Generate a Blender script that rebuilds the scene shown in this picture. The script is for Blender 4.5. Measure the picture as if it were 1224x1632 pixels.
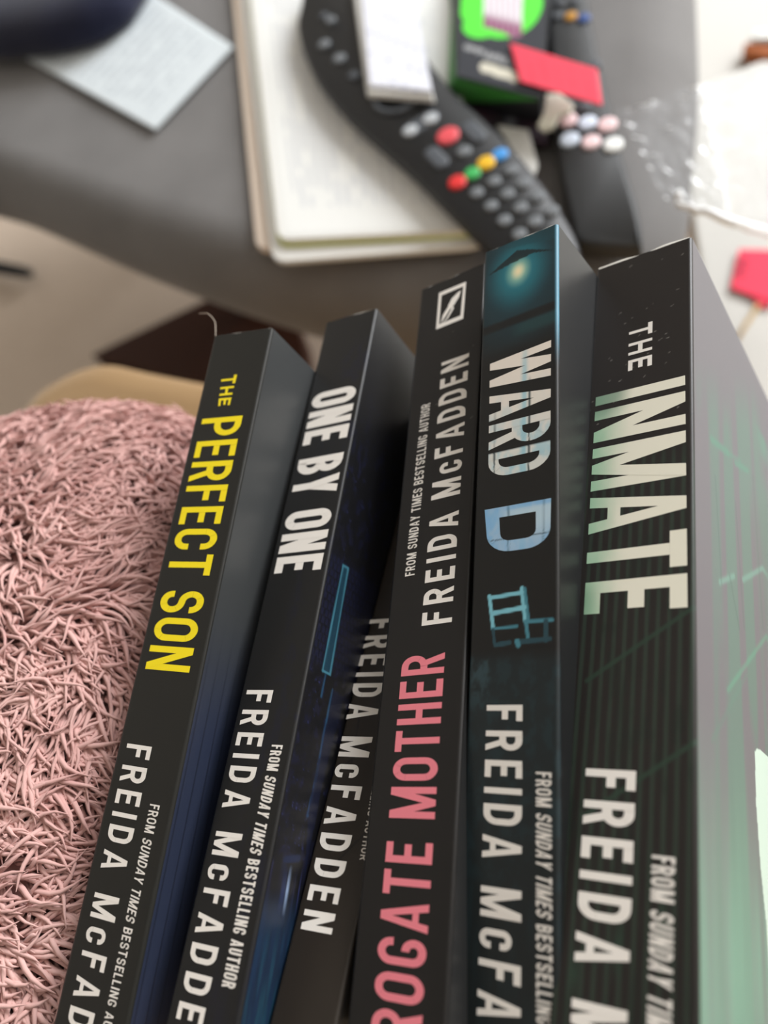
import bpy, bmesh, math, random
import numpy as np
from mathutils import Matrix, Vector
random.seed(7); rng = np.random.default_rng(11)
for o in list(bpy.data.objects): bpy.data.objects.remove(o)
C = bpy.context.scene.collection
MM = 0.001
H = 0.755                                   # height of the camera above the floor
CW, CH, F = 1224., 1632., 1226.
# rows: world axes expressed in camera axes (right, down, forward)
M = np.array([[0.9463, -0.0065, -0.3233], [0.1232, -0.9171, 0.3792], [-0.299, -0.3986, -0.867]])
M[2] /= np.linalg.norm(M[2]); M[1] -= M[1] @ M[2] * M[2]; M[1] /= np.linalg.norm(M[1]); M[0] = np.cross(M[1], M[2])

# ------------------------------------------------------------------ camera
cam = bpy.data.cameras.new('camera'); camo = bpy.data.objects.new('camera', cam); C.objects.link(camo)
cam.sensor_fit = 'VERTICAL'; cam.sensor_height = 36; cam.lens = 36 * F / CH
cam.clip_start = .01; cam.clip_end = 50
r_, d_, f_ = M[:, 0], M[:, 1], M[:, 2]
camo.matrix_world = Matrix(((r_[0], -d_[0], -f_[0], 0), (r_[1], -d_[1], -f_[1], 0), (r_[2], -d_[2], -f_[2], H), (0, 0, 0, 1)))
cam.dof.use_dof = True; cam.dof.focus_distance = .190; cam.dof.aperture_fstop = cam.lens / 3.9
bpy.context.scene.camera = camo
# ------------------------------------------------------------------ world and lights
w = bpy.data.worlds.new('world'); bpy.context.scene.world = w; w.use_nodes = True
w.node_tree.nodes['Background'].inputs[0].default_value = (.93, .96, 1, 1)
w.node_tree.nodes['Background'].inputs[1].default_value = .36
def area(name, loc, target, sx, sy, power, col):
    l = bpy.data.lights.new(name, 'AREA'); l.shape = 'RECTANGLE'; l.size = sx; l.size_y = sy; l.energy = power; l.color = col
    o = bpy.data.objects.new(name, l); C.objects.link(o); o.location = loc
    o.rotation_euler = (Vector(target) - Vector(loc)).to_track_quat('-Z', 'Y').to_euler(); return o
area('window_daylight', (1.35, 2.2, 1.6), (0, .3, .45), 1.5, 1.4, 84, (.96, .98, 1))
area('cover_fill_light', (2.05, .9, 1.5), (0, .1, .45), .9, 1.1, 9, (1, .97, .94))  # added fill lamp that brightens the right-facing book covers
vs = bpy.context.scene.view_settings
vs.view_transform = 'Standard'; vs.look = 'None'; vs.gamma = 1; vs.use_curve_mapping = False; vs.exposure = 0.55

# ------------------------------------------------------------------ helpers
def lin(c):
    c = np.asarray(c, float) / 255.
    return np.where(c <= .04045, c / 12.92, ((c + .055) / 1.055) ** 2.4)
def at(px, py, z):
    """world x, y (m) seen at pixel px, py on the horizontal plane at height z (m)"""
    r = np.array([(px - CW / 2) / F, (py - CH / 2) / F, 1.])
    wv = M @ r; t = (z - H) / wv[2]
    return wv[0] * t, wv[1] * t
def tag(o, label=None, cat=None, group=None, kind=None):
    if label: o['label'] = label
    if cat: o['category'] = cat
    if group: o['group'] = group
    if kind: o['kind'] = kind
    return o
def empty(name, loc, label=None, cat=None, group=None):
    o = bpy.data.objects.new(name, None); C.objects.link(o); o.location = loc; o.empty_display_size = .01
    return tag(o, label, cat, group)
def link(name, me, mat, parent=None, smooth=False, off=None):
    """one mesh object; vertices given in world, or in the parent's frame if off is not None"""
    o = bpy.data.objects.new(name, me); C.objects.link(o)
    if mat: me.materials.append(mat)
    if smooth: me.polygons.foreach_set('use_smooth', [True] * len(me.polygons))
    if parent:
        o.parent = parent
        if off is None: o.location = -Vector(parent.location)
        else: o.location = off
    return o
def mesh(name, v, f):
    me = bpy.data.meshes.new(name); me.from_pydata([tuple(map(float, p)) for p in v], [], f); me.update(); return me
def np_mesh(name, v, quads):
    me = bpy.data.meshes.new(name); n = len(v); k = len(quads)
    me.vertices.add(n); me.vertices.foreach_set('co', np.asarray(v, np.float32).ravel())
    me.loops.add(k * 4); me.loops.foreach_set('vertex_index', np.asarray(quads, np.int32).ravel())
    me.polygons.add(k); me.polygons.foreach_set('loop_start', np.arange(k, dtype=np.int32) * 4)
    me.update(calc_edges=True); return me
def mat(name, col, rough=.6, spec=.5, noise=None, bump=None, metal=0, sheen=0, coat=0, attr=None, trans=0):
    m = bpy.data.materials.new(name); m.use_nodes = True; nt = m.node_tree; b = nt.nodes['Principled BSDF']
    b.inputs['Roughness'].default_value = rough; b.inputs['Specular IOR Level'].default_value = spec
    b.inputs['Metallic'].default_value = metal; b.inputs['Sheen Weight'].default_value = sheen
    b.inputs['Coat Weight'].default_value = coat; b.inputs['Coat Roughness'].default_value = .15
    c = lin(col)
    b.inputs['Base Color'].default_value = (*c, 1)
    tc = nt.nodes.new('ShaderNodeTexCoord')
    if attr:
        a = nt.nodes.new('ShaderNodeAttribute'); a.attribute_name = attr; nt.links.new(a.outputs['Color'], b.inputs['Base Color'])
    if noise:                       # (scale, second colour)
        n = nt.nodes.new('ShaderNodeTexNoise'); n.inputs['Scale'].default_value = noise[0]; n.inputs['Detail'].default_value = 6
        nt.links.new(tc.outputs['Object'], n.inputs['Vector'])
        rp = nt.nodes.new('ShaderNodeValToRGB'); rp.color_ramp.elements[0].position = .3; rp.color_ramp.elements[1].position = .7
        rp.color_ramp.elements[0].color = (*c, 1); rp.color_ramp.elements[1].color = (*lin(noise[1]), 1)
        nt.links.new(n.outputs['Fac'], rp.inputs['Fac']); nt.links.new(rp.outputs['Color'], b.inputs['Base Color'])
    if bump:                        # (scale, strength, distance)
        n = nt.nodes.new('ShaderNodeTexNoise'); n.inputs['Scale'].default_value = bump[0]; n.inputs['Detail'].default_value = 4
        nt.links.new(tc.outputs['Object'], n.inputs['Vector'])
        bp = nt.nodes.new('ShaderNodeBump'); bp.inputs['Strength'].default_value = bump[1]; bp.inputs['Distance'].default_value = bump[2]
        nt.links.new(n.outputs['Fac'], bp.inputs['Height']); nt.links.new(bp.outputs['Normal'], b.inputs['Normal'])
    return m
def catmull(pts, n=8, closed=True):
    P = np.array(pts, float); N = len(P); out = []
    for i in range(N if closed else N - 1):
        a, b, c, d = (P[(i + k) % N] if closed else P[min(max(i + k, 0), N - 1)] for k in (-1, 0, 1, 2))
        for s in np.arange(n) / n:
            out.append(.5 * (2 * b + (c - a) * s + (2 * a - 5 * b + 4 * c - d) * s * s + (3 * b - a - 3 * c + d) * s ** 3))
    if not closed: out.append(P[-1])
    return np.array(out)
def inset(P, d):
    """offset a counter-clockwise outline inwards by d"""
    t = np.roll(P, -1, 0) - np.roll(P, 1, 0); L = np.linalg.norm(t, axis=1, keepdims=True) + 1e-12; t = t / L
    return P + np.stack([-t[:, 1], t[:, 0]], 1) * d
def ccw(P):
    P = np.asarray(P, float); a = np.sum(P[:, 0] * np.roll(P[:, 1], -1) - np.roll(P[:, 0], -1) * P[:, 1])
    return P if a > 0 else P[::-1].copy()
def slab_geo(outline, prof, top_dome=0):
    """stack of outlines; prof = list of (inset, z)"""
    P = ccw(outline); n = len(P); v = []; f = []
    for d, z in prof:
        Q = inset(P, d) if d else P
        v += [(q[0], q[1], z) for q in Q]
    for k in range(len(prof) - 1):
        for i in range(n):
            j = (i + 1) % n; f.append((k * n + i, k * n + j, (k + 1) * n + j, (k + 1) * n + i))
    f.append(tuple(range(n - 1, -1, -1))); f.append(tuple((len(prof) - 1) * n + i for i in range(n)))
    return v, f
def slab(name, outline, z0, z1, bev, m, parent=None, smooth=False):
    v, f = slab_geo(outline, [(bev * .6, z0), (0, z0 + bev * .6), (0, z1 - bev), (bev * .3, z1 - bev * .3), (bev, z1)] if bev else [(0, z0), (0, z1)])
    o = link(name, mesh(name, v, f), m, parent); 
    if smooth:
        for p in o.data.polygons: p.use_smooth = len(p.vertices) == 4
    return o
def rrect(P4, r, n=5):
    """rounded quadrilateral"""
    P = np.array(P4, float); out = []
    for i in range(4):
        a, b, c = P[i - 1], P[i], P[(i + 1) % 4]
        u = (a - b) / np.linalg.norm(a - b); v = (c - b) / np.linalg.norm(c - b)
        for s in np.linspace(0, 1, n + 1):
            out.append(b + u * r * (1 - s) ** 2 + v * r * s ** 2)
    return ccw(out)
def px_outline(pts, z): return [at(x, y, z) for x, y in pts]
def tube(name, pts, rad, m, parent=None, n=8, closed=False):
    P = np.array(pts, float); k = len(P); v = []; f = []
    for i in range(k):
        t = P[min(i + 1, k - 1)] - P[max(i - 1, 0)]; t /= np.linalg.norm(t) + 1e-12
        u = np.cross(t, (0, 0, 1.)); u = u / np.linalg.norm(u) if np.linalg.norm(u) > 1e-6 else np.array([1., 0, 0]); w_ = np.cross(t, u)
        rr = rad[i] if hasattr(rad, '__len__') else rad
        for a in range(n): v.append(P[i] + (u * math.cos(a * 2 * math.pi / n) + w_ * math.sin(a * 2 * math.pi / n)) * rr)
    for i in range(k - 1):
        for a in range(n): b = (a + 1) % n; f.append((i * n + a, i * n + b, (i + 1) * n + b, (i + 1) * n + a))
    f.append(tuple(range(n - 1, -1, -1))); f.append(tuple((k - 1) * n + a for a in range(n)))
    return link(name, mesh(name, v, f), m, parent, True)

# ------------------------------------------------------------------ the setting
Z_SOFA = H - .303; Z_POUF = H - .372
m_floor = mat('taupe floor', (216, 198, 180), .55, .4, noise=(6, (206, 188, 170)))
v, f = slab_geo([(-2.2, -1.6), (2.2, -1.6), (2.2, 3.2), (-2.2, 3.2)], [(0, -.03), (0, 0)])
fl = link('floor', mesh('floor', v, f), m_floor); tag(fl, kind='structure')
m_wallm = mat('painted wall', (186, 182, 176), .8)
def wall(name, a, b, z0=0, z1=2.5, t=.06):
    a = np.array(a); b = np.array(b); n = np.array([-(b - a)[1], (b - a)[0]]); n = n / np.linalg.norm(n) * t
    v, f = slab_geo([a, b, b + n, a + n], [(0, z0), (0, z1)])
    return tag(link(name, mesh(name, v, f), m_wallm), kind='structure')

wall('wall_back', (-2.2, 3.2), (2.2, 3.2)); wall('wall_right', (2.2, 3.2), (2.2, -1.6)); wall('wall_left', (-2.2, -1.6), (-2.2, 3.2)); wall('wall_front', (2.2, -1.6), (-2.2, -1.6))
v, f = slab_geo([(-2.2, -1.6), (2.2, -1.6), (2.2, 3.2), (-2.2, 3.2)], [(0, 2.5), (0, 2.55)])
tag(link('ceiling', mesh('ceiling', v, f), m_wallm), kind='structure')
# ------------------------------------------------------------------ lettering
def seg_arc(P, r, closed):
    P = [np.array(p, float) for p in P]; n = len(P); out = []
    for i in range(n):
        if not closed and i in (0, n - 1): out.append(P[i]); continue
        a, b, c = P[i - 1], P[i], P[(i + 1) % n]
        la, lc = np.linalg.norm(a - b), np.linalg.norm(c - b)
        rr = min(r, la * .5 if closed or 0 < i - 1 else la, lc * .5 if closed or i + 1 < n - 1 else lc)
        u, v_ = (a - b) / la, (c - b) / lc
        for k in range(7):
            s = k / 6 * math.pi / 2
            out.append(b + u * rr * (1 - math.sin(s)) + v_ * rr * (1 - math.cos(s)))
    res = [out[0]]
    for q in out[1:]:
        if np.linalg.norm(q - res[-1]) > 1e-6: res.append(q)
    if closed and np.linalg.norm(res[0] - res[-1]) < 1e-6: res.pop()
    return np.array(res)
def stroke(P, t, r=0, closed=False):
    Q = seg_arc(P, r, closed) if r else np.array(P, float); n = len(Q); L = []; R = []
    for i in range(n):
        if closed: a, c = Q[i - 1], Q[(i + 1) % n]
        else: a, c = Q[max(i - 1, 0)], Q[min(i + 1, n - 1)]
        d1 = Q[i] - a; d2 = c - Q[i]
        if np.linalg.norm(d1) < 1e-9: d1 = d2
        if np.linalg.norm(d2) < 1e-9: d2 = d1
        d1 = d1 / np.linalg.norm(d1); d2 = d2 / np.linalg.norm(d2); nn = np.array([-(d1 + d2)[1], (d1 + d2)[0]]); nn /= np.linalg.norm(nn)
        cs = max(.5, float(nn @ np.array([-d1[1], d1[0]]))); nn = nn / cs
        L.append(Q[i] + nn * t / 2); R.append(Q[i] - nn * t / 2)
    return [[L[i], L[(i + 1) % n], R[(i + 1) % n], R[i]] for i in range(n if closed else n - 1)]
def rect(x0, y0, x1, y1): return [(x0, y0), (x1, y0), (x1, y1), (x0, y1)]
REL = dict(I=0, E=.86, F=.84, L=.82, M=1.36, W=1.5, A=1.1, N=1.06, O=1.04, c=.86, Y=1.06, T=.98)
def glyph(ch, w, t):
    h = t / 2; r = min(w * .46, .26); th = t * .92
    if ch == 'I': return [rect(0, 0, t, 1)]
    if ch in 'EF':
        g = [rect(0, 0, t, 1), rect(t, 1 - th, w, 1), rect(t, .5 - th / 2 + .02, w * .9, .5 + th / 2 + .02)]
        return g + ([rect(t, 0, w, th)] if ch == 'E' else [])
    if ch == 'L': return [rect(0, 0, t, 1), rect(t, 0, w, th)]
    if ch == 'T': return [rect(w / 2 - h, 0, w / 2 + h, 1 - th), rect(0, 1 - th, w, 1)]
    if ch == 'H': return [rect(0, 0, t, 1), rect(w - t, 0, w, 1), rect(t, .5 - th / 2, w - t, .5 + th / 2)]
    if ch == 'U': return stroke([(h, 1), (h, h), (w - h, h), (w - h, 1)], t, r)
    if ch == 'O': return stroke([(h, h), (w - h, h), (w - h, 1 - h), (h, 1 - h)], t, r, True)
    if ch == 'D': return [rect(0, 0, t, 1)] + stroke([(t * .6, h), (w - h, h), (w - h, 1 - h), (t * .6, 1 - h)], t, r)
    if ch == 'C': return stroke([(w - h, .36), (w - h, h), (h, h), (h, 1 - h), (w - h, 1 - h), (w - h, .64)], t, r * .9)
    if ch == 'c': return [[(x, y * .78) for x, y in p] for p in stroke([(w - h, .36), (w - h, h), (h, h), (h, 1 - h), (w - h, 1 - h), (w - h, .64)], t, r * .9)]
    if ch == 'G': return stroke([(w * .52, .5 - th / 2), (w - h, .5 - th / 2), (w - h, h), (h, h), (h, 1 - h), (w - h, 1 - h), (w - h, .68)], t, r * .8)
    if ch == 'S': return stroke([(h, .3), (h, h), (w - h, h), (w - h, .5 - th * .1), (h, .5 + th * .1), (h, 1 - h), (w - h, 1 - h), (w - h, .7)], t, r * .75)
    if ch == 'P': return [rect(0, 0, t, 1)] + stroke([(t * .6, 1 - h), (w - h, 1 - h), (w - h, .42), (t * .6, .42)], t, r)
    if ch == 'R': return [rect(0, 0, t, 1)] + stroke([(t * .6, 1 - h), (w - h, 1 - h), (w - h, .47), (t * .6, .47)], t, r) + [[(w * .42, .47), (w * .42 + t, .47), (w + .01, 0), (w - t, 0)]]
    if ch == 'B': return [rect(0, 0, t, 1)] + stroke([(t * .6, 1 - h), (w - h * 1.15, 1 - h), (w - h * 1.15, .52), (t * .6, .52)], t, r) + stroke([(t * .6, .52), (w - h, .52), (w - h, h), (t * .6, h)], t, r)
    if ch == 'A': a = t * .56; return [[(0, 0), (t, 0), (w / 2 + a * .5, 1), (w / 2 - a, 1)], [(w - t, 0), (w, 0), (w / 2 + a, 1), (w / 2 - a * .5, 1)], rect(w * .24, .2, w * .76, .2 + th * .85)]
    if ch == 'M': return [rect(0, 0, t, 1), rect(w - t, 0, w, 1), [(0, 1), (t * 1.15, 1), (w / 2 + t * .45, 0), (w / 2 - t * .45, 0)], [(w, 1), (w / 2 + t * .45, 0), (w / 2 - t * .45, 0), (w - t * 1.15, 1)]]
    if ch == 'N': return [rect(0, 0, t, 1), rect(w - t, 0, w, 1), [(0, 1), (t * 1.1, 1), (w, 0), (w - t * 1.1, 0)]]
    if ch == 'W':
        a = t * .5; q = w / 4; return [[(0, 1), (t, 1), (q + a, 0), (q - a, 0)], [(2 * q - a, 1), (2 * q + a, 1), (q + a, 0), (q - a, 0)], [(2 * q - a, 1), (2 * q + a, 1), (3 * q + a, 0), (3 * q - a, 0)], [(w - t, 1), (w, 1), (3 * q + a, 0), (3 * q - a, 0)]]
    if ch == 'Y': return [rect(w / 2 - h, 0, w / 2 + h, .42), [(0, 1), (t * 1.05, 1), (w / 2 + h, .38), (w / 2 - h, .38)], [(w, 1), (w / 2 + h, .38), (w / 2 - h, .38), (w - t * 1.05, 1)]]
    return []
def typeset(text, fit, length, cap, t=.2, gap=.22, sp=.55, italic=(), a=1.4):
    """polygons in (along, up) mm; `fit` (a prefix or suffix of text) spans `length`"""
    def width(s): 
        tot = 0; stems = 0
        for i, ch in enumerate(s):
            if ch == ' ': tot += sp
            else:
                if ch == 'I': stems += t
                else: tot += REL.get(ch, 1)
                if i < len(s) - 1 and s[i + 1] != ' ': tot += gap
        return tot, stems
    tot, stems = width(fit); k = (length * a / cap - stems) / tot; polys = []; x = 0
    pre = 0
    if not text.startswith(fit):
        p_, q_ = width(text[:len(text) - len(fit)]); pre = -(p_ * k + q_)
    x = pre
    for i, ch in enumerate(text):
        if ch == ' ': x += sp * k; continue
        w_ = t if ch == 'I' else REL.get(ch, 1) * k
        for p in glyph(ch, w_, t):
            polys.append([((x + q[0] + (.2 * (q[1] - .3) if any(i0 <= i < i1 for i0, i1 in italic) else 0)) * cap / a, q[1] * cap) for q in p])
        x += w_
        if i < len(text) - 1 and text[i + 1] != ' ': x += gap * k
    return polys

# ------------------------------------------------------------------ books
BOOKS = {
 1:dict(w=21.07,P=[-102.46, 129.63, -162.5],R=[[0.99279, 0.0292, 0.11622], [-0.03578, 0.99785, 0.05498], [0.11436, 0.05874, -0.9917]],dep=127),
 2:dict(w=19.76,P=[-79.95, 150.23, -183.49],R=[[0.97226, -0.00036, 0.23389], [0.01771, 0.99724, -0.0721], [0.23321, -0.07425, -0.96959]],dep=118),
 3:dict(w=16.87,P=[-55.72, 130.32, -212.69],R=[[0.96756, 0.02874, 0.25101], [0.0281, 0.9751, -0.21997], [0.25108, -0.21988, -0.94266]],dep=89),
 4:dict(w=23.55,P=[-45.54, 160.94, -180.64],R=[[0.94489, -0.04774, 0.32389], [0.06774, 0.99641, -0.05073], [0.3203, -0.06987, -0.94473]],dep=120),
 5:dict(w=22.20,P=[-21.7, 151.68, -158.54],R=[[0.94046, -0.03375, 0.33823], [0.01444, 0.99813, 0.05945], [0.3396, 0.05102, -0.93919]],dep=129),
 6:dict(w=26.65,P=[11.84, 155.82, -173.82],R=[[0.94045, 0.02392, 0.3391], [0.00558, 0.9963, -0.08575], [0.3399, -0.08254, -0.93683]],dep=127),
}
HGT = 198.
for b in BOOKS.values():
    b['P'] = np.array(b['P']); b['R'] = np.array(b['R'])
def loc(k, px, py, cover=False):
    """spine coordinates (x from the left edge, s below the head) or cover coordinates (d from the spine, s), in mm"""
    b = BOOKS[k]; ray = M @ np.array([(px - CW / 2) / F, (py - CH / 2) / F, 1.])
    n = b['R'][:, 0] if cover else b['R'][:, 2]
    t = (b['P'] @ n) / (ray @ n); q = b['R'].T @ (ray * t - b['P'])
    return (q[2], -q[1]) if cover else (q[0] + b['w'], -q[1])

m_print = mat('printed matt cover', (20, 20, 20), .40, .42, attr='print', bump=(900, .06, .0002), coat=.0)
m_cover = mat('printed glossy cover', (20, 20, 20), .44, .75, attr='print', bump=(260, .05, .0004))
m_page = mat('page block paper', (214, 203, 182), .85, .2, bump=(1500, .4, .0004))
m_white = mat('white lettering', (238, 232, 224), .5)
m_yellow = mat('yellow lettering', (250, 226, 20), .5)
m_pink = mat('pink lettering', (236, 130, 142), .5)
m_worn = mat('worn paper edge', (232, 228, 220), .9, .2)
m_dim = mat('dim white lettering', (176, 170, 160), .5)
def ramp_mat(name, stops, axis=0, scale=1., rough=.45, noise=0):
    m = bpy.data.materials.new(name); m.use_nodes = True; nt = m.node_tree; b = nt.nodes['Principled BSDF']; b.inputs['Roughness'].default_value = rough
    a = nt.nodes.new('ShaderNodeAttribute'); a.attribute_name = 'print'; nt.links.new(a.outputs['Color'], b.inputs['Base Color']); return m
m_art = ramp_mat('printed picture lettering', None)

def smooth(e0, e1, x):
    t = np.clip((x - e0) / (e1 - e0), 0, 1); return t * t * (3 - 2 * t)
class VN:
    """value noise on a lattice"""
    def __init__(s, seed): s.g = np.random.default_rng(seed).random((64, 64))
    def __call__(s, x, y):
        xi = np.floor(x).astype(int); yi = np.floor(y).astype(int); fx = x - xi; fy = y - yi; fx = fx * fx * (3 - 2 * fx); fy = fy * fy * (3 - 2 * fy)
        g = lambda a, b: s.g[a % 64, b % 64]
        return (g(xi, yi) * (1 - fx) + g(xi + 1, yi) * fx) * (1 - fy) + (g(xi, yi + 1) * (1 - fx) + g(xi + 1, yi + 1) * fx) * fy
vn = VN(3)
def fbm(x, y): return .5 * vn(x, y) + .3 * vn(x * 2.1 + 9, y * 2.1) + .2 * vn(x * 4.3, y * 4.3 + 5)
def dist_line(x, y, a, b):
    a = np.array(a); b = np.array(b); d = b - a; t = np.clip(((x - a[0]) * d[0] + (y - a[1]) * d[1]) / (d @ d), 0, 1)
    return np.hypot(x - a[0] - d[0] * t, y - a[1] - d[1] * t)
def mix(c, col, a):
    return c + (lin(col)[None, :] - c) * np.clip(a, 0, 1)[:, None]
def inside(x, y, poly):
    poly = np.array(poly); c = np.zeros(len(x), bool); n = len(poly)
    for i in range(n):
        x1, y1 = poly[i]; x2, y2 = poly[i - 1]
        if y1 == y2: continue
        c ^= ((y1 > y) != (y2 > y)) & (x < (x2 - x1) * (y - y1) / (y2 - y1) + x1)
    return c

def sp_plain(col, blue=0):
    def fn(x, s, k):
        c = np.tile(lin(col), (len(x), 1)); return c
    return fn
def specks(c, x, s, seed, n, wmax, a=.5, col=(150, 145, 140)):
    g = np.random.default_rng(seed)
    for _ in range(n):
        px, py = g.random() * wmax, g.random() * 60; an = g.normal(.5, .3); l = g.random() * .7 + .1
        c = mix(c, col, a * (1 - smooth(.06, .18, dist_line(x, s, (px, py), (px + l * math.cos(an), py - l * math.sin(an))))))
    return c
def spine1(x, s, k): return np.tile(lin((31, 31, 28)), (len(x), 1))
def spine2(x, s, k):
    c = np.tile(lin((22, 22, 22)), (len(x), 1)); n = fbm(x * .35, s * .16)
    c = mix(c, (19, 21, 36), smooth(.5, .75, n) * smooth(6, 16, x) * .8)
    return c
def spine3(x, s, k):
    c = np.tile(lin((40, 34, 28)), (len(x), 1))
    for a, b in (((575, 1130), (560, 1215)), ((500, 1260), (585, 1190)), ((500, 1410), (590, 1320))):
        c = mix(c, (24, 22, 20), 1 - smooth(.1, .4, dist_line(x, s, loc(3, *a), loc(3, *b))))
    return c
def spine4(x, s, k): return specks(np.tile(lin((22, 20, 19)), (len(x), 1)), x, s, 4, 5, 22, .4)
def spine5(x, s, k):
    c = np.tile(lin((21, 21, 20)), (len(x), 1))
    gx, gs = loc(5, 826, 432)
    r = np.hypot((x - gx) / 1.0, (s - gs) * .8)
    top = 1 - smooth(loc(5, 830, 500)[1], loc(5, 830, 520)[1], s - (x - 11) * .0)
    c = mix(c, (28, 62, 72), (1 - smooth(2, 26, r)) * 1.0)
    c = mix(c, (40, 130, 145), (1 - smooth(1, 11, r)) * .9)
    c = mix(c, (160, 205, 180), (1 - smooth(.6, 4.6, r)) * .95)
    c = mix(c, (250, 235, 190), (1 - smooth(.0, 2.6, r)) * 1.)
    roof = inside(x, s, [loc(5, *p) for p in ((778, 440), (800, 420), (824, 399), (842, 397), (884, 398), (850, 403), (815, 420))])
    c = mix(c, (18, 24, 26), roof * .9)
    roof = inside(x, s, [loc(5, *p) for p in ((771, 409), (780, 404), (830, 392), (886, 380), (886, 353), (830, 380))])
    c = mix(c, (26, 70, 80), roof * .5)
    eave = s - (loc(5, 830, 500)[1] - (x - 11) * .05)
    c = mix(c, (20, 22, 22), smooth(-.5, .6, eave) * (1 - smooth(2.0, 3.2, eave)))
    c = mix(c, (32, 64, 66), smooth(2.5, 3.5, eave) * (1 - smooth(5, 7.5, eave)) * smooth(8, 13, x) * .8)
    c = mix(c, (21, 21, 20), smooth(7, 12, eave))
    # blue stripe along the right edge near the head
    c = mix(c, (90, 150, 175), smooth(21.2, 22.0, x) * (1 - smooth(26, 44, s)) * .8)
    # the empty chair
    P = lambda px, py: loc(5, px, py)
    def ln(a, b, wd, col, al=1.): 
        nonlocal c
        c = mix(c, col, al * (1 - smooth(wd * .36, wd * .36 + .22, dist_line(x, s, P(*a), P(*b)))))
    t1, t2, t3 = (126, 192, 206), (70, 130, 145), (38, 70, 80)
    ln((780, 950), (786, 1002), 1.0, t1); ln((832, 938), (838, 990), 1.3, t1); ln((836, 938), (842, 988), .8, t2)
    ln((782, 953), (832, 944), 1.0, t1); ln((788, 977), (836, 968), 1.2, t1); ln((785, 1002), (824, 998), .6, t2)
    ln((840, 991), (880, 988), .9, t2); ln((870, 990), (870, 1020), 1.3, t3); ln((838, 990), (842, 1022), .9, t2)
    ln((826, 1023), (876, 1018), 1.2, t3); ln((786, 1004), (788, 1026), .7, t3); ln((790, 1028), (812, 1024), 1.2, t3); ln((824, 1022), (826, 1028), 1.4, t2)
    g0 = loc(5, 800, 1040)[1]; g1 = loc(5, 800, 1110)[1]
    n = fbm(x * .5, s * .35)
    c = mix(c, (30, 46, 50), smooth(g0 - 1, g0 + 3, s) * (.45 + .5 * smooth(.45, .7, n)) * (1 - .5 * smooth(g1, g1 + 60, s)))
    c = mix(c, (52, 74, 80), (smooth(g0, g0 + 2, s) * (1 - smooth(g1 - 6, g1 + 6, s)) * (1 - smooth(4, 7, x))) * .7 * smooth(.3, .6, n))
    return c
def spine6(x, s, k):
    c = np.tile(lin((32, 28, 26)), (len(x), 1))
    s1 = loc(6, 1000, 700)[1]
    u = x + .02 * (s - 60)
    bars = 1 - smooth(.28, .6, np.abs(((u * (1 + .000 * s)) % 2.35) - 1.17))
    c = mix(c, (44, 58, 48), bars * smooth(s1, s1 + 10, s) * .75)
    c = mix(c, (20, 30, 24), smooth(.5, .7, fbm(x * .3, s * .1)) * .4 * smooth(s1, s1 + 25, s))
    for a, b in (((935, 1085), (1105, 968)), ((930, 1300), (1112, 1180)), ((900, 1560), (1112, 1440))):
        c = mix(c, (40, 60, 48), .8 * (1 - smooth(.3, .7, dist_line(x, s, loc(6, *a), loc(6, *b)))))
    return specks(c, x, s, 9, 46, 26, .55)
def plain_cover(col):
    def fn(d, s, k): return np.tile(lin(col), (len(d), 1))
    return fn
def cover1(d, s, k):
    c = np.tile(lin((56, 58, 59)), (len(d), 1)); s0 = loc(1, 370, 950, True)[1]; s1 = loc(1, 340, 1200, True)[1]
    c = mix(c, (34, 42, 64), smooth(s0, s1, s) * .9)
    ln_ = 1 - smooth(.1, .35, np.abs((d % 4.2) - 2))
    return mix(c, (14, 18, 30), ln_ * .7 * smooth(s0, s1, s))
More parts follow.
